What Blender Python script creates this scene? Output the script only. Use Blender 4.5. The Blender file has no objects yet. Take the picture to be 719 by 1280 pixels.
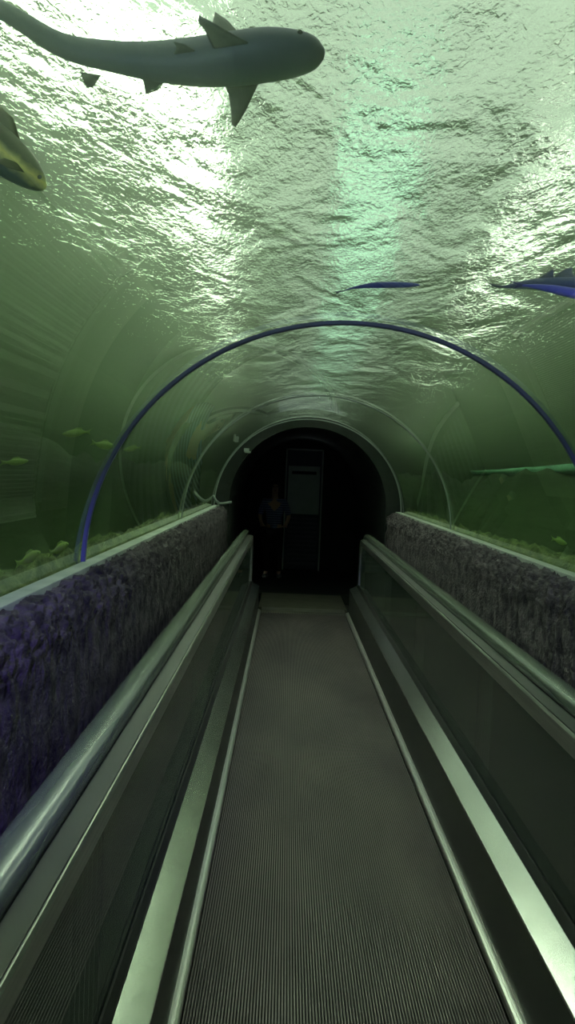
import bpy, bmesh, math, random
from mathutils import Vector, Matrix, noise
random.seed(7)
SC = bpy.context.scene
COL = SC.collection
PI = math.pi

# ------------------------------------------------------------------ helpers
def link(name, bm, mats, parent=None, smooth=False, kind=None):
    me = bpy.data.meshes.new(name)
    bm.to_mesh(me); bm.free()
    o = bpy.data.objects.new(name, me)
    for m in (mats if isinstance(mats, (list, tuple)) else [mats]):
        me.materials.append(m)
    if smooth:
        for p in me.polygons: p.use_smooth = True
    COL.objects.link(o)
    if parent: o.parent = parent
    if kind: o['kind'] = kind
    return o

def tag(o, label, cat, group=None, kind=None):
    o['label'] = label; o['category'] = cat
    if group: o['group'] = group
    if kind: o['kind'] = kind
    return o

def empty(name, label, cat, loc=(0, 0, 0), group=None):
    o = bpy.data.objects.new(name, None)
    o.empty_display_size = .1
    COL.objects.link(o); o.location = loc
    return tag(o, label, cat, group)

def bx(bm, x0, x1, y0, y1, z0, z1, bev=0):
    r = bmesh.ops.create_cube(bm, size=1)
    vs = r['verts']
    for v in vs:
        v.co = Vector(((x0+x1)/2+v.co.x*(x1-x0), (y0+y1)/2+v.co.y*(y1-y0), (z0+z1)/2+v.co.z*(z1-z0)))
    if bev:
        es = list({e for v in vs for e in v.link_edges})
        bmesh.ops.bevel(bm, geom=es, offset=bev, segments=2, affect='EDGES', profile=.6)

def sweep(bm, section, frames, closed=True, caps=True):
    """section: list of (u,v); frames: list of (pos, U, V)."""
    rings = []
    for p, U, V in frames:
        rings.append([bm.verts.new(p+U*u+V*v) for u, v in section])
    n = len(section)
    fs = []
    for a, b in zip(rings, rings[1:]):
        for i in range(n if closed else n-1):
            j = (i+1) % n
            fs.append(bm.faces.new((a[i], a[j], b[j], b[i])))
    if caps and closed:
        bm.faces.new(rings[0][::-1]); bm.faces.new(rings[-1])
    return rings, fs

def extrude_y(bm, section, y0, y1, ny=1):
    fr = [(Vector((0, y0+(y1-y0)*i/ny, 0)), Vector((1, 0, 0)), Vector((0, 0, 1))) for i in range(ny+1)]
    r = sweep(bm, section, fr)
    bmesh.ops.recalc_face_normals(bm, faces=bm.faces)
    return r

def arc_pts(cx, cz, r, a0, a1, n):
    return [(cx+r*math.cos(a0+(a1-a0)*i/n), cz+r*math.sin(a0+(a1-a0)*i/n)) for i in range(n+1)]

# ------------------------------------------------------------------ materials
def newmat(name):
    m = bpy.data.materials.new(name); m.use_nodes = True
    nt = m.node_tree
    for n in list(nt.nodes): nt.nodes.remove(n)
    out = nt.nodes.new('ShaderNodeOutputMaterial')
    return m, nt, out

def pbr(name, c1, c2=None, scale=10, rough=.5, metal=0, bump=0, bscale=None, stretch=(1, 1, 1), detail=5, spec=.5, lo=.35, hi=.65, bdist=.01):
    m, nt, out = newmat(name)
    N = nt.nodes; L = nt.links
    p = N.new('ShaderNodeBsdfPrincipled')
    p.inputs['Base Color'].default_value = (*c1, 1)
    p.inputs['Roughness'].default_value = rough
    p.inputs['Metallic'].default_value = metal
    p.inputs['Specular IOR Level'].default_value = spec
    L.new(p.outputs[0], out.inputs[0])
    if c2 or bump:
        tc = N.new('ShaderNodeTexCoord'); mp = N.new('ShaderNodeMapping')
        mp.inputs['Scale'].default_value = stretch
        L.new(tc.outputs['Object'], mp.inputs[0])
    if c2:
        n = N.new('ShaderNodeTexNoise'); n.inputs['Scale'].default_value = scale; n.inputs['Detail'].default_value = detail
        L.new(mp.outputs[0], n.inputs[0])
        mr = N.new('ShaderNodeMapRange'); mr.inputs[1].default_value = lo; mr.inputs[2].default_value = hi
        L.new(n.outputs[0], mr.inputs[0])
        mx = N.new('ShaderNodeMix'); mx.data_type = 'RGBA'
        mx.inputs[6].default_value = (*c1, 1); mx.inputs[7].default_value = (*c2, 1)
        L.new(mr.outputs[0], mx.inputs[0]); L.new(mx.outputs[2], p.inputs['Base Color'])
    if bump:
        b = N.new('ShaderNodeTexNoise'); b.inputs['Scale'].default_value = bscale or scale*3; b.inputs['Detail'].default_value = 4
        L.new(mp.outputs[0], b.inputs[0])
        bp = N.new('ShaderNodeBump'); bp.inputs['Strength'].default_value = bump; bp.inputs['Distance'].default_value = bdist
        L.new(b.outputs[0], bp.inputs['Height']); L.new(bp.outputs[0], p.inputs['Normal'])
    return m

def emit(name, c, s):
    m, nt, out = newmat(name)
    e = nt.nodes.new('ShaderNodeEmission'); e.inputs[0].default_value = (*c, 1); e.inputs[1].default_value = s
    nt.links.new(e.outputs[0], out.inputs[0]); return m

M = {}
M['rock'] = pbr('rough_render', (.095, .082, .088), (.028, .024, .029), 14, .95, bump=.9, bscale=55, spec=.15, bdist=.015)
M['berm'] = pbr('mossy_gravel', (.15, .18, .075), (.05, .075, .03), 9, .95, bump=1, bscale=40, spec=.1, bdist=.02)
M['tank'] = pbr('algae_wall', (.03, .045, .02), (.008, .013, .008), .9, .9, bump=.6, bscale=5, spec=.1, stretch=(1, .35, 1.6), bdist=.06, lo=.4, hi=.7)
M['lip'] = pbr('pale_concrete', (.34, .36, .33), (.24, .27, .24), 6, .6, bump=.2, bscale=60)
M['belt'] = pbr('belt_metal', (.245, .21, .205), (.16, .135, .14), 1.6, .5, metal=.35, stretch=(1.5, .6, 1), spec=.4)
M['groove'] = pbr('belt_groove', (.015, .015, .016), rough=.9)
M['comb'] = pbr('comb_metal', (.22, .22, .17), (.13, .13, .11), 6, .45, metal=.6)
M['landing'] = pbr('landing_plate', (.15, .145, .11), (.11, .105, .08), 6, .6, metal=.2, bump=.2, bscale=90)
M['strip'] = pbr('strip_aluminium', (.9, .88, .86), (.8, .78, .77), 5, .3, metal=.8, stretch=(20, .6, 20))
M['alu'] = pbr('brushed_aluminium', (.62, .62, .60), (.50, .50, .49), 5, .34, metal=1, stretch=(20, .6, 20))
M['deck'] = pbr('deck_aluminium', (.74, .74, .71), (.60, .60, .58), 2.2, .20, metal=.95, stretch=(3, 1, 3), bump=.015, bscale=40)
M['skirt'] = pbr('skirt_black', (.02, .021, .02), (.03, .03, .028), 3, .45)
M['rubber'] = pbr('black_rubber', (.012, .012, .012), rough=.6)
M['hand'] = pbr('handrail_rubber', (.09, .105, .08), (.065, .078, .06), 3, .25, stretch=(6, .3, 6), spec=1.0)
M['outer'] = pbr('outer_deck', (.12, .15, .11), (.09, .11, .085), 4, .45, metal=.3)
M['floor'] = pbr('pit_floor', (.05, .05, .05), (.03, .03, .03), 4, .8)
M['rib_bluelit'] = pbr('rib_pvc', (.10, .11, .27), (.08, .09, .22), 4, .45)  # blue lamp light painted into the rib's base colour
M['rib'] = pbr('rib_grey', (.30, .33, .32), (.24, .27, .26), 4, .45)
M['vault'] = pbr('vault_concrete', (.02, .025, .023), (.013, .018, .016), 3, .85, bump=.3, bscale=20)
M['vaultrock'] = pbr('vault_rock', (.14, .20, .10), (.04, .07, .05), 4, .95, bump=1, bscale=12, bdist=.05)
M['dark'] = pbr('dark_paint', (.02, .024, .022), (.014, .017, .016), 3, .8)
M['door'] = pbr('door_paint', (.45, .50, .49), (.38, .43, .42), 3, .6)
M['doorframe'] = pbr('door_frame_paint', (.42, .46, .45), rough=.5)
M['louvrebar'] = pbr('louvre_bar', (.10, .11, .16), rough=.6)
M['louvre'] = pbr('louvre_paint', (.06, .07, .10), (.05, .06, .09), 3, .6)

def pane(name, tint, spec=1.0, rough=.01):
    m, nt, out = newmat(name); N = nt.nodes; L = nt.links
    t = N.new('ShaderNodeBsdfTransparent'); t.inputs[0].default_value = (*tint, 1)
    g = N.new('ShaderNodeBsdfGlossy'); g.inputs['Roughness'].default_value = rough; g.inputs[0].default_value = (spec, spec, spec, 1)
    f = N.new('ShaderNodeFresnel'); f.inputs[0].default_value = 1.5
    x = N.new('ShaderNodeMixShader')
    L.new(f.outputs[0], x.inputs[0]); L.new(t.outputs[0], x.inputs[1]); L.new(g.outputs[0], x.inputs[2])
    df = N.new('ShaderNodeBsdfDiffuse'); df.inputs[0].default_value = (.5, .58, .5, 1)
    y = N.new('ShaderNodeMixShader'); y.inputs[0].default_value = .07      # pale green veil stands in for light reflected in the glass
    L.new(x.outputs[0], y.inputs[1]); L.new(df.outputs[0], y.inputs[2])
    L.new(y.outputs[0], out.inputs[0]); return m
M['glass'] = pane('balustrade_glass', (.80, .88, .82))

ABS_C, ABS_D, SCA_C, SCA_D = (.55, .77, .50), .50, (.90, 1, .82), .075
def water_mat(name, waves):
    m, nt, out = newmat(name); N = nt.nodes; L = nt.links
    g = N.new('ShaderNodeBsdfGlass'); g.inputs['IOR'].default_value = 1.33; g.inputs['Roughness'].default_value = 0
    g.inputs[0].default_value = (1, 1, 1, 1)
    L.new(g.outputs[0], out.inputs[0])
    v = N.new('ShaderNodeVolumeAbsorption'); v.inputs[0].default_value = (*ABS_C, 1); v.inputs[1].default_value = ABS_D
    sv = N.new('ShaderNodeVolumeScatter'); sv.inputs['Color'].default_value = (*SCA_C, 1); sv.inputs['Density'].default_value = SCA_D
    sv.inputs['Anisotropy'].default_value = .90
    av = N.new('ShaderNodeAddShader'); L.new(v.outputs[0], av.inputs[0]); L.new(sv.outputs[0], av.inputs[1])
    L.new(av.outputs[0], out.inputs['Volume'])
    if waves:
        tc = N.new('ShaderNodeTexCoord')
        sp = N.new('ShaderNodeSeparateXYZ'); L.new(tc.outputs['Object'], sp.inputs[0])
        gt = N.new('ShaderNodeMath'); gt.operation = 'GREATER_THAN'; gt.inputs[1].default_value = 3.85   # waves live on the open surface only
        L.new(sp.outputs['Z'], gt.inputs[0])
        prev = None
        for sc, st, dist, strength in waves:
            mp = N.new('ShaderNodeMapping'); mp.inputs['Scale'].default_value = st
            L.new(tc.outputs['Object'], mp.inputs[0])
            n = N.new('ShaderNodeTexNoise'); n.inputs['Scale'].default_value = sc; n.inputs['Detail'].default_value = 3
            n.inputs['Distortion'].default_value = .6
            L.new(mp.outputs[0], n.inputs[0])
            b = N.new('ShaderNodeBump'); L.new(gt.outputs[0], b.inputs['Strength']); b.inputs['Distance'].default_value = dist
            L.new(n.outputs[0], b.inputs['Height'])
            if prev: L.new(prev.outputs[0], b.inputs['Normal'])
            prev = b
        L.new(prev.outputs[0], g.inputs['Normal'])
    return m
M['water'] = water_mat('rippled_water', [(1.5, (1, 1, 1), .047, 1.0), (9, (1, 1, 1), .0055, 1.0), (38, (1, 1, 1), .0033, 1.0)])

# ------------------------------------------------------------------ water body
R = 1.08; AZ = 1.15; ZW = 3.9
Y0, Y1 = -4.05, 22.05
def build_water():
    bm = bmesh.new()
    inner, outer = [], []
    zb, ob = -.35, -.5
    X = 3.45
    inner.append((-R, zb)); outer.append((-X, ob))
    n = 256
    for i in range(n+1):
        a = PI - PI*i/n
        inner.append((R*math.cos(a), AZ+R*math.sin(a)))
        d = math.degrees(a)
        if d >= 135: outer.append((-X, AZ+(ZW-AZ)*(180-d)/45))
        elif d >= 45: outer.append((-X+2*X*(135-d)/90, ZW))
        else: outer.append((X, AZ+(ZW-AZ)*d/45))
    inner.append((R, zb)); outer.append((X, ob))
    k = len(inner)
    ri = [[bm.verts.new((x, y, z)) for x, z in inner] for y in (Y0, Y1)]
    ro = [[bm.verts.new((x, y, z)) for x, z in outer] for y in (Y0, Y1)]
    for i in range(k):
        j = (i+1) % k
        f = bm.faces.new((ri[0][i], ri[0][j], ri[1][j], ri[1][i])); f.smooth = 1 <= i < k-2
        f = bm.faces.new((ro[0][i], ro[1][i], ro[1][j], ro[0][j]))
        for q, s in ((0, 1), (1, -1)):
            vs = [ri[q][i], ri[q][j], ro[q][j], ro[q][i]]
            bm.faces.new(vs[::s])
    bmesh.ops.recalc_face_normals(bm, faces=bm.faces)
    bmesh.ops.split_edges(bm, edges=[e for e in bm.edges if len({f.smooth for f in e.link_faces}) > 1 or e.calc_face_angle(0) > .3])
    for f in bm.faces: f.smooth = True   # one shading flag on every face keeps the volume closed
    return link('water', bm, M['water'], kind='structure')
build_water()

# tank shell
def slab(name, m, *a):
    bm = bmesh.new(); bx(bm, *a); return link(name, bm, m, kind='structure')
slab('wall_tank_left', M['tank'], -3.7, -3.4, -4.3, 22.3, -.6, 3.96)
slab('wall_tank_right', M['tank'], 3.4, 3.7, -4.3, 22.3, -.6, 3.96)
slab('wall_tank_far', M['tank'], -3.7, 3.7, 22, 22.3, -.6, 3.96)
slab('wall_tank_near', M['tank'], -3.7, 3.7, -4.3, -4, -.6, 3.96)
slab('floor', M['floor'], -1.12, 1.12, -4, 13.6, -.5, -.12)

def seabed(name, s):
    bm = bmesh.new()
    nx, ny = 40, 300
    g = []
    for j in range(ny+1):
        y = -3.95 + 25.9*j/ny
        x0 = 1.112 if y < 9.25 else 1.56
        row = []
        for i in range(nx+1):
            t = i/nx
            x = x0 + (3.36-x0)*t**1.9
            d = x-1.085
            z = 1.13 + .12*min(1, d/.22) - .9*max(0, min(1, (d-.35)/2.2))**1.2
            p = Vector((x*2.2, y*2.2, s*3.1))
            z += (.05*noise.noise(p*3)+.035*noise.noise(p*7.3)) * min(1, d/.08+.15)
            z += .28*noise.noise(p*.5)*min(1, max(0, d-.3))
            k = max(0, min(1, (d-.45)/.8)); z += 1.15*k*k*(3-2*k)+.16*k*noise.noise(p*1.7)  # steep rise added to darken the water low at the sides
            row.append(bm.verts.new((s*x, y, z)))
        g.append(row)
    for j in range(ny):
        for i in range(nx):
            f = bm.faces.new((g[j][i], g[j][i+1], g[j+1][i+1], g[j+1][i]))
            if abs(f.calc_center_median().x)-1.085 > .55: f.material_index = 1  # darker colour on the rise keeps the low water dim
    # skirt down to the tank floor so the bank is a solid
    bmesh.ops.recalc_face_normals(bm, faces=bm.faces)
    if bm.faces[0].normal.z < 0: bmesh.ops.reverse_faces(bm, faces=bm.faces)
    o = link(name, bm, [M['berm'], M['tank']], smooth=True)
    md = o.modifiers.new('thick', 'SOLIDIFY'); md.thickness = .06; md.offset = -1
    return o
tag(seabed('gravel_bank', -1), 'mossy gravel bank under water behind the violet-topped rock wall', 'bank')
tag(seabed('gravel_bank', 1), 'mossy gravel bank under water behind the rock wall right of the handrail', 'bank')

# ------------------------------------------------------------------ rock parapets
def parapet(name, s):
    bm = bmesh.new()
    prof = [(.912, -.12)]
    for i in range(1, 26): prof.append((.912-.006*math.sin(PI*i/25), -.12+1.17*i/25))
    for i in range(1, 27):
        a = PI - PI/2*i/26
        prof.append((.985+.075*math.cos(a)-.0, 1.05+.0+.135*math.sin(a)))
    prof += [(1.01, 1.19), (1.03, 1.185), (1.06, 1.17), (1.10, 1.15)]
    ys = []; y = -2.5
    while y < 9.34:
        ys.append(y); y += .010 if .7 < y < 3.6 else (.018 if y > .6 else .05)
    ys.append(9.34)
    rings = []
    for y in ys:
        r = []
        for k, (x, z) in enumerate(prof):
            p = Vector((s*x*1.0, y, z))
            q = p*1.0
            wob = max(0., min(1., (z-.90+.05*noise.noise(q*6))/.2)); wob = wob*wob*(3-2*wob)
            d = .010*noise.noise(q*9)+.006*noise.noise(q*28)
            cell = noise.voronoi(q*34)[0][0]
            d += wob*(.030*(.45-cell)+.012*noise.noise(q*12)+.014*noise.noise(q*55)+.008*noise.noise(q*110))
            d += (1-wob)*.004*noise.noise(Vector((q.x*60, q.y*60, q.z*18)))
            if k >= len(prof)-3: d *= .15
            nz = wob*.75; nx = -s*math.sqrt(max(0, 1-nz*nz))
            p += Vector((nx, 0, nz))*d
            r.append(bm.verts.new(p))
        r.append(bm.verts.new((s*1.10, y, -.12)))
        rings.append(r)
    n = len(rings[0])
    for a, b in zip(rings, rings[1:]):
        for i in range(n):
            j = (i+1) % n
            bm.faces.new((a[i], a[j], b[j], b[i]))
    bm.faces.new(rings[0]); bm.faces.new(rings[-1][::-1])
    bmesh.ops.recalc_face_normals(bm, faces=bm.faces)
    return link(name, bm, M['rock'], smooth=True, kind='structure')
parapet('wall_left', -1); parapet('wall_right', 1)
for k, s in ((1, -1), (2, 1)):
    bm = bmesh.new()
    xs = sorted((s*1.005, s*1.068))
    bx(bm, xs[0], xs[1], -2.5, 9.3, 1.165, 1.204, .004)
    link('trim_%d' % k, bm, M['lip'], kind='structure')

# ------------------------------------------------------------------ acrylic joint ribs
def rib(y, w, t, mat, label, r=R-.012):
    bm = bmesh.new()
    fr = []
    n = 96
    pts = [(-r, 1.19)]+[(r*math.cos(PI-PI*i/n), AZ+.04+(r)*math.sin(PI-PI*i/n)-.04*math.sin(PI*i/n)) for i in range(n+1)]+[(r, 1.19)]
    pts = pts[1:-1]
    for x, z in pts:
        N = Vector((x, 0, z-AZ)).normalized()
        fr.append((Vector((x, y, z)), N, Vector((0, 1, 0))))
    c = .25
    sec = [(-t, -w*(1-c)), (-t, w*(1-c)), (-t*(1-c), w), (t*.3, w), (t*.3, -w), (-t*(1-c), -w)]
    sweep(bm, sec, fr)
    bmesh.ops.recalc_face_normals(bm, faces=bm.faces)
    o = link('joint_rib', bm, mat)
    return tag(o, label, 'arch', None)
rib(3.33, .011, .013, M['rib_bluelit'], 'large blue-lit arch rib around the clear tunnel, the nearest one')
rib(6.45, .008, .008, M['rib'], 'thin grey arch rib halfway between the blue rib and the exit')
rib(9.27, .008, .010, M['rib'], 'grey arch rib framing the dark exit at the tunnel end')

# ------------------------------------------------------------------ exit vault
def vault():
    bm = bmesh.new()
    ri, rs = .90, AZ+.08
    n = 48
    ins = [(-ri, -.12), (-ri, .6)]+[(ri*math.cos(PI-PI*i/n), rs+ri*math.sin(PI-PI*i/n)) for i in range(n+1)]+[(ri, .6), (ri, -.12)]
    outs = []
    for i, (x, z) in enumerate(ins):
        if i in (0, 1): outs.append((-1.3, z))
        elif i >= len(ins)-2: outs.append((1.3, z))
        else:
            a = PI-PI*(i-2)/n
            outs.append((1.3*math.cos(a), AZ+1.2*math.sin(a)))
    ys = [9.33, 9.35]+[9.35+.12*i for i in range(1, 40)]
    I, O = [], []
    for q, y in enumerate(ys):
        I.append([bm.verts.new((x, y, z)) for x, z in ins])
        row = []
        for x, z in outs:
            d = Vector((x, 0, max(0, z-AZ))).normalized()
            p = Vector((x, y, z))
            k = 0 if q < 2 else .1*noise.noise(p*2.2)+.05*noise.noise(p*6)+.08
            row.append(bm.verts.new(p+d*k))
        O.append(row)
    m = len(ins)
    for q in range(len(ys)-1):
        for i in range(m-1):
            bm.faces.new((I[q][i], I[q][i+1], I[q+1][i+1], I[q+1][i]))
            f = bm.faces.new((O[q][i], O[q+1][i], O[q+1][i+1], O[q][i+1])); f.material_index = 1; f.smooth = True
    for i in range(m-1):
        bm.faces.new((I[0][i], O[0][i], O[0][i+1], I[0][i+1]))
        bm.faces.new((I[-1][i], I[-1][i+1], O[-1][i+1], O[-1][i]))
    bmesh.ops.recalc_face_normals(bm, faces=bm.faces)
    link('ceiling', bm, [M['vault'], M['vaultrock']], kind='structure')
vault()
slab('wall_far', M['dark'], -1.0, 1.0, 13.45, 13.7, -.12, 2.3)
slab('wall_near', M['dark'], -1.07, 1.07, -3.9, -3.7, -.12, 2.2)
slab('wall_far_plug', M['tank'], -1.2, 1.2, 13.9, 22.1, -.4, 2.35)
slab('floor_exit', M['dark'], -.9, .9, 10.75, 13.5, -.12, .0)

# ------------------------------------------------------------------ door in the far wall
dr = bpy.data.objects.new('door_1', None); COL.objects.link(dr); dr.location = (.03, 13.44, 0); dr['kind'] = 'structure'
bm = bmesh.new()
bx(bm, -.31, -.285, -.05, .0, 0, 2.0); bx(bm, .285, .31, -.05, .0, 0, 2.0); bx(bm, -.31, .31, -.05, .0, 1.975, 2.0)
link('door_frame', bm, M['doorframe'], dr)
bm = bmesh.new(); bx(bm, -.285, .285, -.03, 0, .02, 1.975)
link('door_leaf', bm, M['louvre'], dr)
bm = bmesh.new(); bx(bm, -.26, .26, -.04, -.03, .93, 1.72, .004)
link('notice_panel', bm, M['door'], dr)
bm = bmesh.new(); bx(bm, -.2, .2, -.046, -.04, 1.585, 1.635, .002)
link('door_plate', bm, M['dark'], dr)
bm = bmesh.new()
for i in range(11):
    z = .1+.074*i
    bx(bm, -.23, .24, -.042, -.03, z, z+.036, .004)
link('louvre_vent', bm, M['louvrebar'], dr)

# ------------------------------------------------------------------ moving walkway
YB0, YB1 = -1.8, 9.3
mw = empty('moving_walkway', 'grey grooved moving walkway belt running down the tunnel floor', 'moving walkway', (0, 4, -.12))
def P(o):  # keep world placement under an empty
    o.matrix_parent_inverse = o.parent.matrix_basis.inverted(); return o
bm = bmesh.new()
half, pitch = .485, .0093
nr = int(2*half/pitch)
sec = []
x = -nr*pitch/2
for i in range(nr):
    sec += [(x, -.010), (x+.0008, 0), (x+pitch*.40, 0), (x+pitch*.40+.0008, -.010)]
    x += pitch
rows = []
ya = [YB0, YB1]
for y in ya: rows.append([bm.verts.new((u, y, v)) for u, v in sec])
for i in range(len(sec)-1):
    f = bm.faces.new((rows[0][i], rows[0][i+1], rows[1][i+1], rows[1][i]))
    if i % 4 == 3: f.material_index = 1
bmesh.ops.recalc_face_normals(bm, faces=bm.faces)
bmesh.ops.solidify(bm, geom=bm.faces[:], thickness=.004)
P(link('tread_belt', bm, [M['belt'], M['groove']], mw))
bm = bmesh.new()
bx(bm, -.484, .484, 9.3, 9.55, -.02, .014, .005)
for i in range(70):
    xx = -.48+.96*i/69
    bx(bm, xx-.003, xx+.003, 9.24, 9.3, -.008, .006)
P(link('comb_plate', bm, M['comb'], mw))
bm = bmesh.new(); bx(bm, -.52, .52, 9.555, 10.7, -.1, .012, .003)
P(link('landing_plate', bm, M['landing'], mw))
bm = bmesh.new(); bx(bm, -.484, .484, YB0, 9.3, -.12, -.03)
P(link('truss_cover', bm, M['rubber'], mw))

SEAMS = [-1.65, .05, 1.75, 3.45, 5.15, 6.85, 8.55]
def balustrade(s, label):
    b = empty('balustrade', label, 'balustrade', (s*.6, 4, -.12))
    def S(pts): return [(s*x, z) for x, z in pts]
    def prism(name, sec, m, y0=YB0, y1=9.25, smooth=False):
        bm = bmesh.new(); extrude_y(bm, S(sec), y0, y1)
        o = P(link(name, bm, m, b)); return o
    prism('skirt_strip', [(.489, -.01), (.489, .012), (.493, .020), (.500, .024), (.507, .020), (.512, .030), (.518, .030), (.518, -.01)], M['strip'], y1=9.3)
    prism('skirt_panel', [(.518, -.02), (.516, .295), (.53, .295), (.53, -.02)], M['skirt'])
    prism('inner_deck', [(.512, .292), (.512, .302), (.588, .342), (.592, .338), (.592, .29)], M['deck'])
    prism('base_gasket', [(.592, .30), (.592, .345), (.604, .372), (.610, .372), (.610, .30)], M['rubber'])
    prism('outer_deck', [(.626, .30), (.626, .345), (.64, .345), (.90, .325), (.90, .30)], M['outer'])
    ends = SEAMS+[9.15]
    for y0, y1 in zip(ends, ends[1:]):
        bm = bmesh.new(); bx(bm, s*.618-.005, s*.618+.005, y0+.005, y1-.005, .31, .86)
        P(link('glass_pane', bm, M['glass'], b))
    for y in SEAMS[1:]:
        bm = bmesh.new(); bx(bm, s*.618-.0045, s*.618+.0045, y-.0045, y+.0045, .33, .85)
        P(link('pane_seal', bm, M['rubber'], b))
    # aluminium handrail profile that bends down as the end strip
    path = [(YB0, .87), (9.0, .87)]
    for i in range(1, 11):
        a = PI/2-PI/2*i/10
        path.append((9.0+.17*math.cos(a), .70+.17*math.sin(a)))
    path += [(9.17, .5), (9.16, .32)]
    fr = []
    for i, (y, z) in enumerate(path):
        a = path[max(0, i-1)]; c = path[min(len(path)-1, i+1)]
        T = Vector((0, c[0]-a[0], c[1]-a[1])).normalized()
        N = Vector((0, -T.z, T.y))
        fr.append((Vector((s*.618, y, z)), Vector((s, 0, 0)), N))
    sec = [(-.012, -.050), (-.016, -.046), (-.022, .014), (-.018, .021), (.002, .021), (.004, .02), (.004, -.05)]
    bm = bmesh.new(); sweep(bm, sec, fr); bmesh.ops.recalc_face_normals(bm, faces=bm.faces)
    P(link('handrail_profile', bm, M['alu'], b))
    sec = [(.0045, -.03), (.0045, .0215), (-.014, .0215), (-.014, .026), (.034, .026), (.034, -.03)]
    bm = bmesh.new(); sweep(bm, sec, fr[:-1]); bmesh.ops.recalc_face_normals(bm, faces=bm.faces)
    P(link('handrail_guide', bm, M['rubber'], b))
    # handrail with its newel turn
    path = [(YB0, .905)]+[(YB0+(9.2-YB0)*i/20, .905) for i in range(1, 21)]
    for i in range(1, 17):
        a = PI/2-PI*i/16
        path.append((9.2+.22*math.cos(a), .685+.22*math.sin(a)))
    path.append((8.9, .45))
    fr = []
    for i, (y, z) in enumerate(path):
        a = path[max(0, i-1)]; c = path[min(len(path)-1, i+1)]
        T = Vector((0, c[0]-a[0], c[1]-a[1])).normalized()
        N = Vector((0, -T.z, T.y))
        fr.append((Vector((s*.694, y, z)), Vector((s, 0, 0)), N))
    sec = []
    hw = .041
    for a in range(0, 181, 15):
        r = math.radians(a); sec.append((hw*math.copysign(abs(math.cos(r))**.7, math.cos(r)), .030*abs(math.sin(r))**.8+.004))
    sec += [(-hw, -.012), (-hw*.6, -.018), (hw*.6, -.018), (hw, -.012)]
    bm = bmesh.new(); sweep(bm, sec, fr); bmesh.ops.recalc_face_normals(bm, faces=bm.faces)
    P(link('handrail', bm, M['hand'], b, smooth=True))
    return b
balustrade(-1, 'glass balustrade with shiny green-grey handrail beside the violet-topped rock wall')
balustrade(1, 'glass balustrade with bright aluminium rail on the right of the walkway')

# ------------------------------------------------------------------ fish
def two_tone(name, back, belly, z0, z1, rough=.4, stripe=None):
    m, nt, out = newmat(name); N = nt.nodes; L = nt.links
    p = N.new('ShaderNodeBsdfPrincipled'); p.inputs['Roughness'].default_value = rough
    tc = N.new('ShaderNodeTexCoord'); sp = N.new('ShaderNodeSeparateXYZ'); L.new(tc.outputs['Object'], sp.inputs[0])
    nz = N.new('ShaderNodeTexNoise'); nz.inputs['Scale'].default_value = 40; L.new(tc.outputs['Object'], nz.inputs[0])
    ad = N.new('ShaderNodeMath'); ad.operation = 'MULTIPLY_ADD'; ad.inputs[1].default_value = .02; L.new(nz.outputs[0], ad.inputs[0]); L.new(sp.outputs['Z'], ad.inputs[2])
    r = N.new('ShaderNodeValToRGB'); mr = N.new('ShaderNodeMapRange'); mr.inputs[1].default_value = z0; mr.inputs[2].default_value = z1
    L.new(ad.outputs[0], mr.inputs[0]); L.new(mr.outputs[0], r.inputs[0])
    e = r.color_ramp.elements
    e[0].position = .25; e[0].color = (*belly, 1); e[1].position = .75; e[1].color = (*back, 1)
    if stripe:
        k = e.new(.55); k.color = (*stripe, 1)
    L.new(r.outputs[0], p.inputs['Base Color']); L.new(p.outputs[0], out.inputs[0]); return m
M['sharkskin'] = two_tone('shark_skin', (.09, .11, .17), (.17, .19, .21), -.05, .05, .5)
M['sharkfin'] = pbr('shark_fin', (.15, .165, .14), (.11, .12, .11), 20, .5)
M['bluelitfish'] = two_tone('blue_lit_fish', (.10, .10, .42), (.16, .16, .62), -.03, .04, .45)  # blue lamp light from below painted into the skin
M['bluelitfin'] = pbr('blue_lit_fin', (.06, .06, .16), rough=.5)
M['yellowlitfish'] = two_tone('yellow_lit_flank_fish', (.16, .17, .09), (.10, .14, .11), -.04, .06, .35, (1, .88, .25))  # yellow band paints the lit side of the flank
M['yellowfin'] = pbr('olive_fin', (.18, .18, .08), rough=.5)
M['greenfish'] = two_tone('green_fish', (.24, .36, .07), (.32, .42, .12), -.03, .03, .45)
M['greenfin'] = pbr('green_fin', (.2, .3, .07), rough=.5)
M['eye'] = pbr('fish_eye', (.01, .01, .01), rough=.15)

def catmull(pts, t):
    n = len(pts)-1
    i = min(int(t*n), n-1); f = t*n-i
    p0, p1, p2, p3 = pts[max(i-1, 0)], pts[i], pts[i+1], pts[min(i+2, n)]
    return [.5*((2*b)+(-a+c)*f+(2*a-5*b+4*c-d)*f*f+(-a+3*b-3*c+d)*f**3) for a, b, c, d in zip(p0, p1, p2, p3)]

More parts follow.
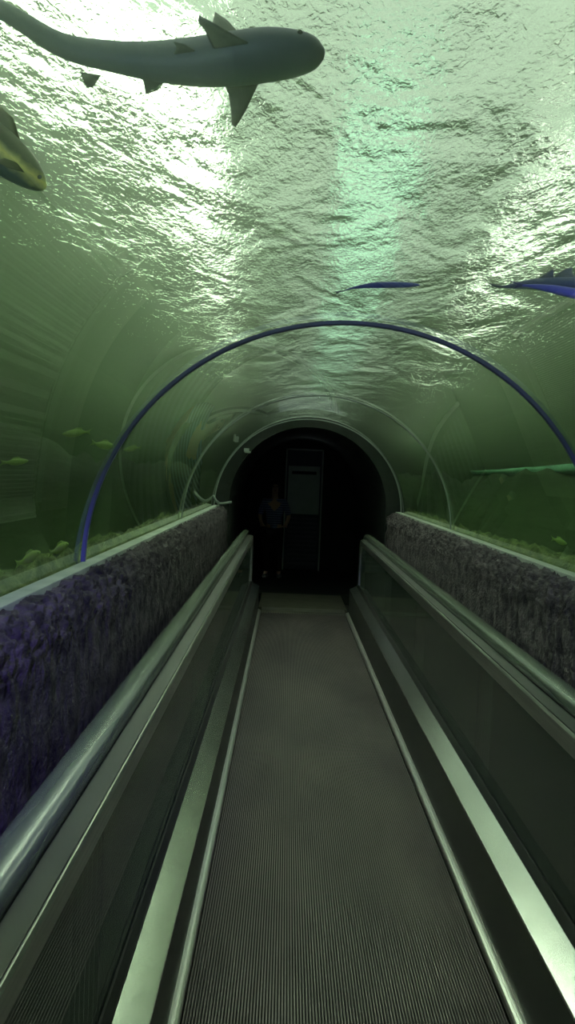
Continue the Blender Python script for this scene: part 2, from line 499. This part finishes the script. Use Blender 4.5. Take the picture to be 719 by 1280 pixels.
def body_bm(st, nseg=48, nr=20):
    """st: stations (x, y, z, half width, up, down) from tail to nose."""
    bm = bmesh.new()
    rings = []
    for k in range(nseg+1):
        x, y, z, w, u, d = catmull(st, k/nseg)
        w, u, d = max(w, .0012), max(u, .0012), max(d, .0012)
        q = catmull(st, min(1, k/nseg+.01)); q0 = catmull(st, max(0, k/nseg-.01))
        T = Vector((q[0]-q0[0], q[1]-q0[1], q[2]-q0[2])).normalized()
        S = Vector((0, 0, 1)).cross(T).normalized(); U = T.cross(S)
        ring = []
        for j in range(nr):
            a = 2*PI*j/nr; c, s = math.cos(a), math.sin(a)
            ring.append(bm.verts.new(Vector((x, y, z))+S*(w*c)+U*((u if s > 0 else d)*s)))
        rings.append(ring)
    for a, b in zip(rings, rings[1:]):
        for j in range(nr): bm.faces.new((a[j], a[(j+1) % nr], b[(j+1) % nr], b[j]))
    bm.faces.new(rings[0][::-1]); bm.faces.new(rings[-1])
    bmesh.ops.recalc_face_normals(bm, faces=bm.faces)
    return bm

def fin_bm(outline, thick, normal):
    """outline: 3D points of the fin; a lens-shaped blade with real thickness."""
    bm = bmesh.new()
    P_ = [Vector(p) for p in outline]; n = len(P_); N = Vector(normal).normalized()
    c = sum(P_, Vector())/n
    rim = [bm.verts.new(p) for p in P_]
    for sgn in (1, -1):
        inn = [bm.verts.new(p+(c-p)*.35+N*sgn*thick*.6) for p in P_]
        cv = bm.verts.new(c+N*sgn*thick)
        for i in range(n):
            j = (i+1) % n
            a = (rim[i], rim[j], inn[j], inn[i]); b = (inn[i], inn[j], cv)
            bm.faces.new(a[::sgn]); bm.faces.new(b[::sgn])
    bmesh.ops.recalc_face_normals(bm, faces=bm.faces)
    return bm

def fish_root(name, label, loc, X=None, Z=None, group=None):
    e = empty(name, label, 'shark' if 'shark' in name else 'fish', loc, group)
    if X:
        X = Vector(X).normalized(); Z = Vector(Z); Y = Z.cross(X).normalized(); Z = X.cross(Y)
        m = Matrix((X, Y, Z)).transposed().to_4x4(); m.translation = Vector(loc); e.matrix_world = m
    return e
def eyes(e, x, y, z, r, mat=None):
    for s in (-1, 1):
        bm = bmesh.new(); bmesh.ops.create_uvsphere(bm, u_segments=12, v_segments=8, radius=r)
        bmesh.ops.translate(bm, verts=bm.verts, vec=(x, s*y, z))
        link('eye', bm, M['eye'], e, smooth=True)

# big shark seen from below: local x along the body, y across (away from the walkway entrance), z up
e = fish_root('shark', 'large dark shark gliding overhead with both pectoral fins spread', (-.6, 1.86, 2.9))
def sh(x, y): return (x+.6, y-1.86)
st = []
for x, y, w, u, d in [(-1.33, 1.50, .004, .01, .01), (-1.22, 1.60, .012, .016, .014), (-1.09, 1.685, .020, .024, .02), (-.99, 1.785, .028, .03, .028),
                      (-.87, 1.828, .034, .042, .036), (-.76, 1.852, .045, .055, .045), (-.64, 1.864, .060, .07, .055), (-.53, 1.862, .072, .075, .055),
                      (-.43, 1.852, .076, .07, .05), (-.35, 1.848, .068, .055, .04), (-.30, 1.846, .050, .038, .028), (-.276, 1.845, .022, .016, .014), (-.270, 1.845, .006, .006, .006)]:
    a, b = sh(x, y); st.append((a, b, 0, w, u, d))
link('body', body_bm(st, 64, 24), M['sharkskin'], e, smooth=True)
def fl(pts, z=-.015): return [(*sh(x, y), z+dz) for x, y, dz in pts]
link('pectoral_fin', fin_bm(fl([(-.455, 1.80, 0), (-.50, 1.765, -.005), (-.548, 1.715, -.015), (-.586, 1.682, -.02), (-.592, 1.70, -.02), (-.582, 1.735, -.012), (-.578, 1.77, -.005), (-.57, 1.81, 0)]), .006, (0, 0, 1)), M['sharkfin'], e, smooth=True)
link('pectoral_fin', fin_bm(fl([(-.45, 1.91, 0), (-.475, 1.96, -.005), (-.505, 2.02, -.015), (-.545, 2.085, -.02), (-.556, 2.07, -.02), (-.552, 2.02, -.012), (-.553, 1.96, -.005), (-.565, 1.91, 0)]), .006, (0, 0, 1)), M['sharkfin'], e, smooth=True)
link('pelvic_fin', fin_bm(fl([(-.72, 1.89, 0), (-.76, 1.925, -.01), (-.80, 1.935, -.012), (-.795, 1.90, -.004), (-.80, 1.875, 0)]), .005, (0, 0, 1)), M['sharkfin'], e, smooth=True)
link('pelvic_fin', fin_bm(fl([(-.62, 1.81, 0), (-.645, 1.775, -.01), (-.672, 1.762, -.012), (-.67, 1.79, -.004), (-.69, 1.82, 0)]), .005, (0, 0, 1)), M['sharkfin'], e, smooth=True)
link('anal_fin', fin_bm(fl([(-.90, 1.85, -.02), (-.935, 1.88, -.03), (-.955, 1.88, -.03), (-.955, 1.835, -.02)]), .004, (0, 0, 1)), M['sharkfin'], e, smooth=True)
link('dorsal_fin', fin_bm([(*sh(-.50, 1.86), .07), (*sh(-.56, 1.86), .14), (*sh(-.60, 1.86), .17), (*sh(-.605, 1.86), .12), (*sh(-.62, 1.86), .06)], .006, (0, 1, 0)), M['sharkfin'], e, smooth=True)
link('caudal_fin', fin_bm([(*sh(-1.25, 1.575), .0), (*sh(-1.38, 1.46), .07), (*sh(-1.50, 1.36), .12), (*sh(-1.44, 1.41), .03), (*sh(-1.40, 1.44), -.03), (*sh(-1.31, 1.52), -.03)], .005, (.7, -.7, 0)), M['sharkfin'], e, smooth=True)
for s in (-1, 1):
    bm = bmesh.new(); bmesh.ops.create_uvsphere(bm, u_segments=12, v_segments=8, radius=.008)
    bmesh.ops.translate(bm, verts=bm.verts, vec=(.26, -.012+s*.062, .012)); link('eye', bm, M['eye'], e, smooth=True)

def tailfin(e, x, z, L, H, mat, th=.003, name='tail_fin'):
    link(name, fin_bm([(x+.02, 0, z+.006), (x-L*.5, 0, z+H*.55), (x-L, 0, z+H), (x-L*.62, 0, z+H*.2), (x-L*.55, 0, z), (x-L*.62, 0, z-H*.2), (x-L, 0, z-H), (x-L*.5, 0, z-H*.55), (x+.02, 0, z-.006)], th, (0, 1, 0)), mat, e, smooth=True)

# slim fish over the walkway, coloured for the blue lamp light
e = fish_root('fish', 'slim blue-lit fish hanging alone above the middle of the tunnel', (.104, 3.239, 2.704), (.992, -.127, 0), (-.086, -.673, .735))
st = [(-.175, 0, -.043, .004, .004, .004), (-.14, 0, -.026, .008, .010, .008), (-.07, 0, -.007, .018, .025, .020), (0, 0, .001, .024, .032, .027), (.07, 0, .008, .026, .033, .028), (.13, 0, .014, .022, .026, .023), (.175, 0, .021, .013, .015, .014), (.198, 0, .025, .004, .004, .004)]
link('body', body_bm(st), M['bluelitfish'], e, smooth=True)
link('tail_fin', fin_bm([(-.165, 0, -.036), (-.20, 0, -.045), (-.228, 0, -.052), (-.212, 0, -.060), (-.222, 0, -.075), (-.195, 0, -.062), (-.168, 0, -.048)], .003, (0, 1, 0)), M['bluelitfin'], e, smooth=True)
link('dorsal_fin', fin_bm([(.06, 0, .038), (0, 0, .038), (-.06, 0, .024), (-.04, 0, .018), (.05, 0, .032)], .002, (0, 1, 0)), M['bluelitfin'], e, smooth=True)
link('pectoral_fin', fin_bm([(.09, -.024, .0), (.05, -.034, -.012), (.035, -.034, -.02), (.06, -.026, -.012)], .002, (0, 1, 0)), M['bluelitfin'], e, smooth=True)
eyes(e, .165, .0135, .024, .0045)

# grey shark with two upright dorsal fins, leaving the frame on the right
e = fish_root('shark', 'grey shark with two upright dorsal fins at the right edge', (.739, 2.72, 2.54), (.863, -.505, 0), (-.295, -.504, .811))
st = [(-.205, 0, -.012, .004, .006, .006), (-.17, 0, -.008, .012, .016, .016), (-.11, 0, .002, .02, .028, .026), (-.03, 0, .012, .032, .036, .036), (.06, 0, .014, .044, .040, .036), (.16, 0, .012, .052, .046, .034), (.27, 0, .010, .050, .044, .036), (.36, 0, .008, .036, .030, .028), (.41, 0, .008, .014, .012, .012), (.42, 0, .008, .004, .004, .004)]
link('body', body_bm(st), M['sharkskin'], e, smooth=True)
link('dorsal_fin', fin_bm([(-.065, 0, .035), (-.03, 0, .062), (.0, 0, .088), (.020, 0, .102), (.019, 0, .082), (.016, 0, .06), (.02, 0, .04)], .004, (0, 1, 0)), M['sharkfin'], e, smooth=True)
link('dorsal_fin', fin_bm([(.005, 0, .04), (.03, 0, .072), (.062, 0, .098), (.096, 0, .113), (.092, 0, .092), (.095, 0, .07), (.108, 0, .046)], .004, (0, 1, 0)), M['sharkfin'], e, smooth=True)
link('pectoral_fin', fin_bm([(.24, -.04, -.01), (.18, -.11, -.02), (.14, -.14, -.022), (.15, -.09, -.015), (.15, -.04, -.01)], .004, (0, 0, 1)), M['sharkfin'], e, smooth=True)
link('tail_fin', fin_bm([(-.195, 0, -.006), (-.235, 0, .004), (-.27, 0, .02), (-.245, 0, -.012), (-.225, 0, -.022), (-.20, 0, -.018)], .003, (0, 1, 0)), M['sharkfin'], e, smooth=True)
eyes(e, .36, .036, .02, .005)

# blue-lit fish just below it
e = fish_root('fish', 'blue-lit fish close under the grey two-finned shark at the right edge', (.705, 2.589, 2.427), (.863, -.505, 0), (-.295, -.504, .811))
st = [(-.15, 0, .012, .004, .005, .005), (-.11, 0, .008, .010, .014, .012), (-.04, 0, -.002, .02, .026, .022), (.04, 0, -.020, .028, .034, .026), (.14, 0, -.036, .032, .036, .028), (.23, 0, -.046, .026, .028, .024), (.29, 0, -.05, .014, .014, .014), (.315, 0, -.05, .004, .004, .004)]
link('body', body_bm(st), M['bluelitfish'], e, smooth=True)
tailfin(e, -.145, .013, .05, .03, M['bluelitfin'])
link('dorsal_fin', fin_bm([(.16, 0, -.004), (.10, 0, .016), (.06, 0, .014), (.02, 0, .006), (.06, 0, .0)], .002, (0, 1, 0)), M['bluelitfin'], e, smooth=True)
eyes(e, .27, .016, -.044, .005)

# fish at the left edge with its lit flank painted yellow
X_ = Vector((.819, .573, 0)); U_ = Vector((.326, -.466, .823)); hd = (X_*.90-U_*.44)
e = fish_root('fish', 'dark fish with a yellow-lit flank coming in at the left edge', (-1.018, 1.712, 2.474), hd, (X_*.44+U_*.90))
st = [(-.30, 0, 0, .004, .012, .012), (-.25, 0, 0, .010, .018, .018), (-.17, 0, 0, .026, .044, .040), (-.08, 0, 0, .036, .056, .052), (0, 0, 0, .036, .050, .047), (.055, 0, -.003, .028, .034, .034), (.085, 0, -.006, .016, .018, .020), (.098, 0, -.008, .004, .005, .005)]
link('body', body_bm(st), M['yellowlitfish'], e, smooth=True)
tailfin(e, -.29, 0, .08, .06, M['yellowfin'])
link('dorsal_fin', fin_bm([(-.02, 0, .048), (-.07, 0, .085), (-.14, 0, .085), (-.2, 0, .05), (-.19, 0, .03), (-.08, 0, .05)], .003, (0, 1, 0)), M['yellowfin'], e, smooth=True)
link('pectoral_fin', fin_bm([(.03, -.034, -.004), (-.01, -.05, -.02), (-.04, -.052, -.025), (-.03, -.045, -.005), (.0, -.037, .004)], .003, (0, 1, .2)), M['yellowfin'], e, smooth=True)
eyes(e, .066, .024, .010, .006)

# small green fish
def small(label, loc, X, L, group=None, tilt=0):
    e = fish_root('fish', label, loc, X, (0, 0, 1), group)
    k = L/.25
    st = [(a*k, 0, 0, w*k, h*k, h*k) for a, w, h in [(-.105, .003, .006), (-.08, .006, .012), (-.03, .016, .03), (.03, .02, .034), (.08, .015, .024), (.112, .007, .010), (.122, .002, .003)]]
    link('body', body_bm(st, 28, 14), M['greenfish'], e, smooth=True)
    tailfin(e, -.1*k, 0, .05*k, .034*k, M['greenfin'], .002)
    link('dorsal_fin', fin_bm([(.05*k, 0, .028*k), (.01*k, 0, .05*k), (-.04*k, 0, .044*k), (-.05*k, 0, .022*k), (0, 0, .03*k)], .0015, (0, 1, 0)), M['greenfin'], e, smooth=True)
    eyes(e, .092*k, .0115*k, .006*k, .004*k)
    return e
small('bright green fish low over the left gravel bank, farther left of two', (-1.19, 2.77, 1.285), (.70, .71, .13), .17)
small('bright green fish on the left gravel bank beside the blue rib foot', (-1.19, 3.13, 1.285), (.70, .71, .10), .17)
small('small yellowish fish above the right gravel bank near the right edge', (1.42, 4.23, 1.34), (.75, -.66, -.05), .15)
small('pale fish shape for a mirrored patch at the far left edge', (-1.86, 3.16, 1.86), (.728, .686, -.05), .16)  # this and the next three fish shapes replace mirrored green patches
small('pale green fish shape for a mirrored patch to the left of the blue rib', (-1.80, 3.66, 2.10), (-.76, -.65, .05), .22)
small('green fish shape for a mirrored patch behind the blue rib', (-1.88, 4.21, 2.09), (.70, .64, -.28), .26)
small('green fish shape for a mirrored patch just inside the blue rib on the left', (-1.92, 4.84, 2.13), (-.77, -.64, .1), .24)

# ------------------------------------------------------------------ small fittings by the exit
bm = bmesh.new()
for pts in ([(-1.075, 9.2, 1.31), (-1.04, 9.2, 1.255), (-1.0, 9.2, 1.225)], [(-1.02, 9.2, 1.22), (-.95, 9.2, 1.225), (-.86, 9.2, 1.245)]):
    fr = []
    for i, p in enumerate(pts):
        T = (Vector(pts[min(i+1, 2)])-Vector(pts[max(i-1, 0)])).normalized()
        fr.append((Vector(p), Vector((0, 1, 0)), T.cross(Vector((0, 1, 0)))))
    sweep(bm, [(.016*math.cos(2*PI*a/10), .016*math.sin(2*PI*a/10)) for a in range(10)], fr)
bmesh.ops.recalc_face_normals(bm, faces=bm.faces)
tag(link('forked_bracket', bm, M['rib'], smooth=True), 'grey forked bracket lying on the end of the left rock wall', 'bracket')
e = empty('wall_fitting', 'tiny pale fitting at the upper left of the dark exit arch', 'fitting', (-.72, 9.32, 1.84))
bm = bmesh.new(); bx(bm, -.03, .03, -.012, .012, -.02, .02, .005); link('mount_plate', bm, M['rib'], e)
bm = bmesh.new(); bx(bm, -.02, .05, -.05, -.012, -.035, -.012, .006); link('fitting_head', bm, M['lip'], e)

# slab in the tank on the right, shaped as a long pale teal streak
bm = bmesh.new()
g = []
for j in range(40):
    t = j/39; y = 3.2+3.6*t; wd = .32*(1-.8*t); top = 2.17; th = .02+.13*(1-t)**1.3
    ring = []
    for x, z in ((2.2, top-th), (2.2, top), (2.2+wd, top+.02), (2.2+wd, top-th-.02)):
        p = Vector((x, y, z)); p.x += .02*noise.noise(p*4); p.z += .010*noise.noise(p*6+Vector((3, 1, 2)))
        ring.append(bm.verts.new(p))
    g.append(ring)
for a, b in zip(g, g[1:]):
    for i in range(4): bm.faces.new((a[i], a[(i+1) % 4], b[(i+1) % 4], b[i]))
bm.faces.new(g[0]); bm.faces.new(g[-1][::-1])
bmesh.ops.recalc_face_normals(bm, faces=bm.faces)
M['teal'] = pbr('pale_teal', (.20, .42, .32), (.13, .30, .23), 5, .7)
tag(link('teal_slab', bm, M['teal'], smooth=True), 'long pale teal slab under water at the right edge', 'ledge')

# ------------------------------------------------------------------ person in the exit
def skin(name, mat, joints, edges, parent, level=2):
    me = bpy.data.meshes.new(name)
    names = list(joints)
    me.from_pydata([joints[k][0] for k in names], [(names.index(a), names.index(b)) for a, b in edges], [])
    o = bpy.data.objects.new(name, me); COL.objects.link(o)
    me.materials.append(mat)
    sm = o.modifiers.new('skin', 'SKIN'); sm.use_smooth_shade = True
    lay = me.skin_vertices[0].data if me.skin_vertices else None
    if lay is None:
        bpy.context.view_layer.objects.active = o
    for k, n in enumerate(names):
        r = joints[n][1]; r = (r, r) if not isinstance(r, tuple) else r
        me.skin_vertices[0].data[k].radius = r
        me.skin_vertices[0].data[k].use_root = (k == 0)
    sb = o.modifiers.new('sub', 'SUBSURF'); sb.levels = level; sb.render_levels = level
    if parent: o.parent = parent
    return o
M['flesh'] = pbr('flesh', (.42, .27, .2), rough=.5)
M['hair'] = pbr('hair', (.02, .015, .012), rough=.6)
M['trousers'] = pbr('dark_cloth', (.02, .02, .024), (.014, .014, .017), 30, .9)
M['shoe'] = pbr('shoe', (.12, .12, .13), rough=.6)
def striped(name, c1, c2, freq):
    m, nt, out = newmat(name); N = nt.nodes; L = nt.links
    p = N.new('ShaderNodeBsdfPrincipled'); p.inputs['Roughness'].default_value = .85
    tc = N.new('ShaderNodeTexCoord'); w_ = N.new('ShaderNodeTexWave'); w_.bands_direction = 'Z'; w_.inputs['Scale'].default_value = freq
    L.new(tc.outputs['Object'], w_.inputs[0])
    r = N.new('ShaderNodeValToRGB'); r.color_ramp.interpolation = 'CONSTANT'
    r.color_ramp.elements[0].color = (*c1, 1); r.color_ramp.elements[1].color = (*c2, 1); r.color_ramp.elements[1].position = .5
    L.new(w_.outputs[0], r.inputs[0]); L.new(r.outputs[0], p.inputs['Base Color']); L.new(p.outputs[0], out.inputs[0]); return m
M['shirt'] = striped('striped_shirt', (.05, .06, .16), (.20, .23, .40), 8)
def person():
    e = empty('person', 'person in a blue striped shirt and dark trousers standing in the dark exit', 'person', (-.42, 12.35, 0))
    e.scale = (.88,)*3
    J = {'pelvis': ((0, 0, .86), (.125, .095)), 'waist': ((0, -.01, 1.0), (.115, .085)), 'chest': ((0, -.03, 1.2), (.145, .10)), 'neckb': ((0, -.04, 1.36), (.075, .065)),
         'neck': ((0, -.055, 1.43), .05), 'jaw': ((0, -.085, 1.49), (.058, .062)), 'head': ((0, -.08, 1.57), (.075, .09)), 'crown': ((0, -.07, 1.64), (.05, .065)),
         'nose': ((0, -.185, 1.55), .011)}
    E = [('pelvis', 'waist'), ('waist', 'chest'), ('chest', 'neckb'), ('neckb', 'neck'), ('neck', 'jaw'), ('jaw', 'head'), ('head', 'crown'), ('head', 'nose')]
    for s, n in ((-1, 'l'), (1, 'r')):
        J.update({'sh'+n: ((s*.17, -.03, 1.32), .055), 'el'+n: ((s*.25, -.02, 1.07), .042), 'wr'+n: ((s*.21, -.19, .93), .028), 'pa'+n: ((s*.195, -.245, .915), (.034, .018)),
                  'hip'+n: ((s*.085, 0, .80), .085), 'kn'+n: ((s*.10, -.02, .46), .056), 'an'+n: ((s*.11, .01, .09), .038), 'to'+n: ((s*.125, -.14, .035), (.042, .03))})
        E += [('chest', 'sh'+n), ('sh'+n, 'el'+n), ('el'+n, 'wr'+n), ('wr'+n, 'pa'+n), ('pelvis', 'hip'+n), ('hip'+n, 'kn'+n), ('kn'+n, 'an'+n), ('an'+n, 'to'+n)]
        for k, (dx, ln) in enumerate(((-.027, .062), (-.009, .075), (.009, .07), (.027, .055))):
            J['f%d%s' % (k, n)] = ((s*.195+dx, -.29, .912), .0085); J['g%d%s' % (k, n)] = ((s*.195+dx*1.15, -.29-ln*.55, .897), .0075)
            E += [('pa'+n, 'f%d%s' % (k, n)), ('f%d%s' % (k, n), 'g%d%s' % (k, n))]
        J['t'+n] = ((s*.195-s*.05, -.25, .905), .009); J['u'+n] = ((s*.195-s*.062, -.285, .897), .008)
        E += [('wr'+n, 't'+n), ('t'+n, 'u'+n)]
    skin('body', M['flesh'], J, E, e)
    g = lambda k, f: (J[k][0], tuple(x*f+.008 for x in (J[k][1] if isinstance(J[k][1], tuple) else (J[k][1],)*2)))
    S = {k: g(k, 1.1) for k in ('waist', 'chest', 'shl', 'shr', 'ell', 'elr')}; S['hem'] = ((0, 0, .84), (.145, .115)); S['col'] = ((0, -.035, 1.35), (.085, .075))
    skin('shirt', M['shirt'], {k: S[k] for k in ('waist', 'hem', 'chest', 'col', 'shl', 'shr', 'ell', 'elr')}, [('waist', 'hem'), ('waist', 'chest'), ('chest', 'col'), ('chest', 'shl'), ('chest', 'shr'), ('shl', 'ell'), ('shr', 'elr')], e)
    T = {k: g(k, 1.12) for k in ('pelvis', 'hipl', 'hipr', 'knl', 'knr', 'anl', 'anr')}
    skin('trousers', M['trousers'], T, [('pelvis', 'hipl'), ('pelvis', 'hipr'), ('hipl', 'knl'), ('hipr', 'knr'), ('knl', 'anl'), ('knr', 'anr')], e)
    H = {'a': ((0, -.055, 1.60), (.084, .098)), 'b': ((0, -.06, 1.665), (.055, .07)), 'c': ((0, -.015, 1.53), (.068, .05))}
    skin('hair', M['hair'], H, [('a', 'b'), ('a', 'c')], e)
    for s, n in ((-1, 'l'), (1, 'r')):
        skin('shoe', M['shoe'], {'a': ((s*.11, .02, .05), .05), 'b': ((s*.125, -.15, .04), (.05, .038)), 'c': ((s*.13, -.20, .035), (.038, .03))}, [('a', 'b'), ('b', 'c')], e)
        bm = bmesh.new(); bmesh.ops.create_uvsphere(bm, u_segments=10, v_segments=6, radius=.011)
        bmesh.ops.translate(bm, verts=bm.verts, vec=(s*.03, -.158, 1.575)); link('eye', bm, M['eye'], e, smooth=True)
    bm = bmesh.new(); bmesh.ops.create_uvsphere(bm, u_segments=10, v_segments=6, radius=.02)
    bmesh.ops.scale(bm, verts=bm.verts, vec=(1, .35, .3)); bmesh.ops.translate(bm, verts=bm.verts, vec=(0, -.148, 1.505))
    link('mouth', bm, pbr('lips', (.3, .13, .12), rough=.5), e, smooth=True)
person()

# ------------------------------------------------------------------ lamps over the tank
M['lamp'] = emit('lamp_diffuser', (1, .98, .95), 90)
M['teal_glow'] = emit('teal_glow_panel', (.72, 1, .88), 1.7)
M['housing'] = pbr('lamp_housing', (.2, .2, .2), rough=.5)
def floodlight(loc, w, h, yaw, tilt, mat, label):
    e = empty('floodlight', label, 'floodlight', loc, 'floodlights above the tank')
    e.rotation_euler = (tilt, 0, yaw)
    bm = bmesh.new(); bx(bm, -w/2-.06, w/2+.06, .02, .25, -h/2-.06, h/2+.06, .03)
    link('lamp_housing', bm, M['housing'], e)
    bm = bmesh.new(); bx(bm, -w/2, w/2, 0, .03, -h/2, h/2)
    link('lamp_diffuser', bm, mat, e)
floodlight((-4.9, 9.3, 5.7), 3.8, 3.0, math.radians(27), math.radians(-10), M['lamp'], 'white floodlight glare through the water above the large shark')
floodlight((5.5, 9.8, 4.95), 4.4, 1.9, math.radians(-34), math.radians(-10), M['lamp'], 'white floodlight glare through the water behind the right shark')
floodlight((.5, 13, 7.1), 2.2, 3.0, 0, math.radians(-10), M['teal_glow'], 'added pale teal panel glowing behind the ripples above the slim blue-lit fish')  # added panel, brightens the middle of the water surface

# ------------------------------------------------------------------ world and lights
SKY_LOW, SKY_HIGH = 1.0, 1.2
w = bpy.data.worlds.new('World'); SC.world = w; w.use_nodes = True
nt = w.node_tree
bg = nt.nodes['Background']
tc = nt.nodes.new('ShaderNodeTexCoord'); sx = nt.nodes.new('ShaderNodeSeparateXYZ')
nt.links.new(tc.outputs['Generated'], sx.inputs[0])
mr = nt.nodes.new('ShaderNodeMapRange'); mr.interpolation_type = 'SMOOTHSTEP'
mr.inputs[1].default_value = .5; mr.inputs[2].default_value = .85; mr.inputs[3].default_value = SKY_LOW; mr.inputs[4].default_value = SKY_HIGH
nt.links.new(sx.outputs['Z'], mr.inputs[0]); nt.links.new(mr.outputs[0], bg.inputs[1])
bg.inputs[0].default_value = (.89, .96, .89, 1)

def light(kind, name, loc, energy, color, size=.1, target=None, angle=None):
    l = bpy.data.lights.new(name, kind); l.energy = energy; l.color = color
    if kind == 'AREA': l.size = size
    else: l.shadow_soft_size = size
    if angle: l.spot_size = angle; l.spot_blend = .8
    o = bpy.data.objects.new(name, l); COL.objects.link(o); o.location = loc
    if target: o.rotation_euler = (Vector(target)-Vector(loc)).to_track_quat('-Z', 'Y').to_euler()
    return o
light('SPOT', 'violet_lamp', (-.45, -.3, 2.05), 230, (.24, .13, 1), .06, (-1.02, 1.75, 1.15), math.radians(36))
light('SPOT', 'violet_lamp', (.45, -.3, 2.05), 110, (.24, .13, 1), .06, (1.02, 2.4, 1.1), math.radians(34))
light('SPOT', 'fish_fill', (.95, .7, 2.0), 110, (.35, .35, 1), .05, (.4, 3.0, 2.7), math.radians(60))  # added spot without a fixture, brightens the fish from below
light('SPOT', 'fish_fill', (-1.2, .6, 2.0), 30, (.5, .6, 1), .05, (-.5, 1.9, 2.9), math.radians(60))  # second added spot, lifts the large shark and the left fish
light('POINT', 'exit_fill', (.1, 12.3, 1.95), .28, (.8, 1, .95), .3)  # added fill light, makes the door and person visible

# ------------------------------------------------------------------ camera
def camera():
    c = bpy.data.cameras.new('Camera'); o = bpy.data.objects.new('Camera', c); COL.objects.link(o)
    c.sensor_fit = 'VERTICAL'; c.sensor_height = 36; c.lens = 1020/1280*36; c.clip_start = .02
    pitch, yaw, roll = -math.radians(2.75), .0015, .04
    fw = Vector((math.sin(yaw)*math.cos(pitch), math.cos(yaw)*math.cos(pitch), math.sin(pitch)))
    rt = fw.cross(Vector((0, 0, 1))).normalized(); up = rt.cross(fw)
    ix = rt*math.cos(roll)+up*math.sin(roll); iu = up*math.cos(roll)-rt*math.sin(roll)
    m = Matrix((ix, iu, -fw)).transposed().to_4x4(); m.translation = Vector((-.24, 0, 1.6))
    o.matrix_world = m
    SC.camera = o
camera()
cy = SC.cycles
cy.max_bounces = 14; cy.transmission_bounces = 12; cy.transparent_max_bounces = 16; cy.diffuse_bounces = 4; cy.glossy_bounces = 5; cy.volume_bounces = 3
cy.sample_clamp_indirect = 8; cy.use_denoising = True
vs = SC.view_settings
vs.view_transform = 'Standard'; vs.look = 'None'; vs.gamma = 1; vs.exposure = 0; vs.use_curve_mapping = False
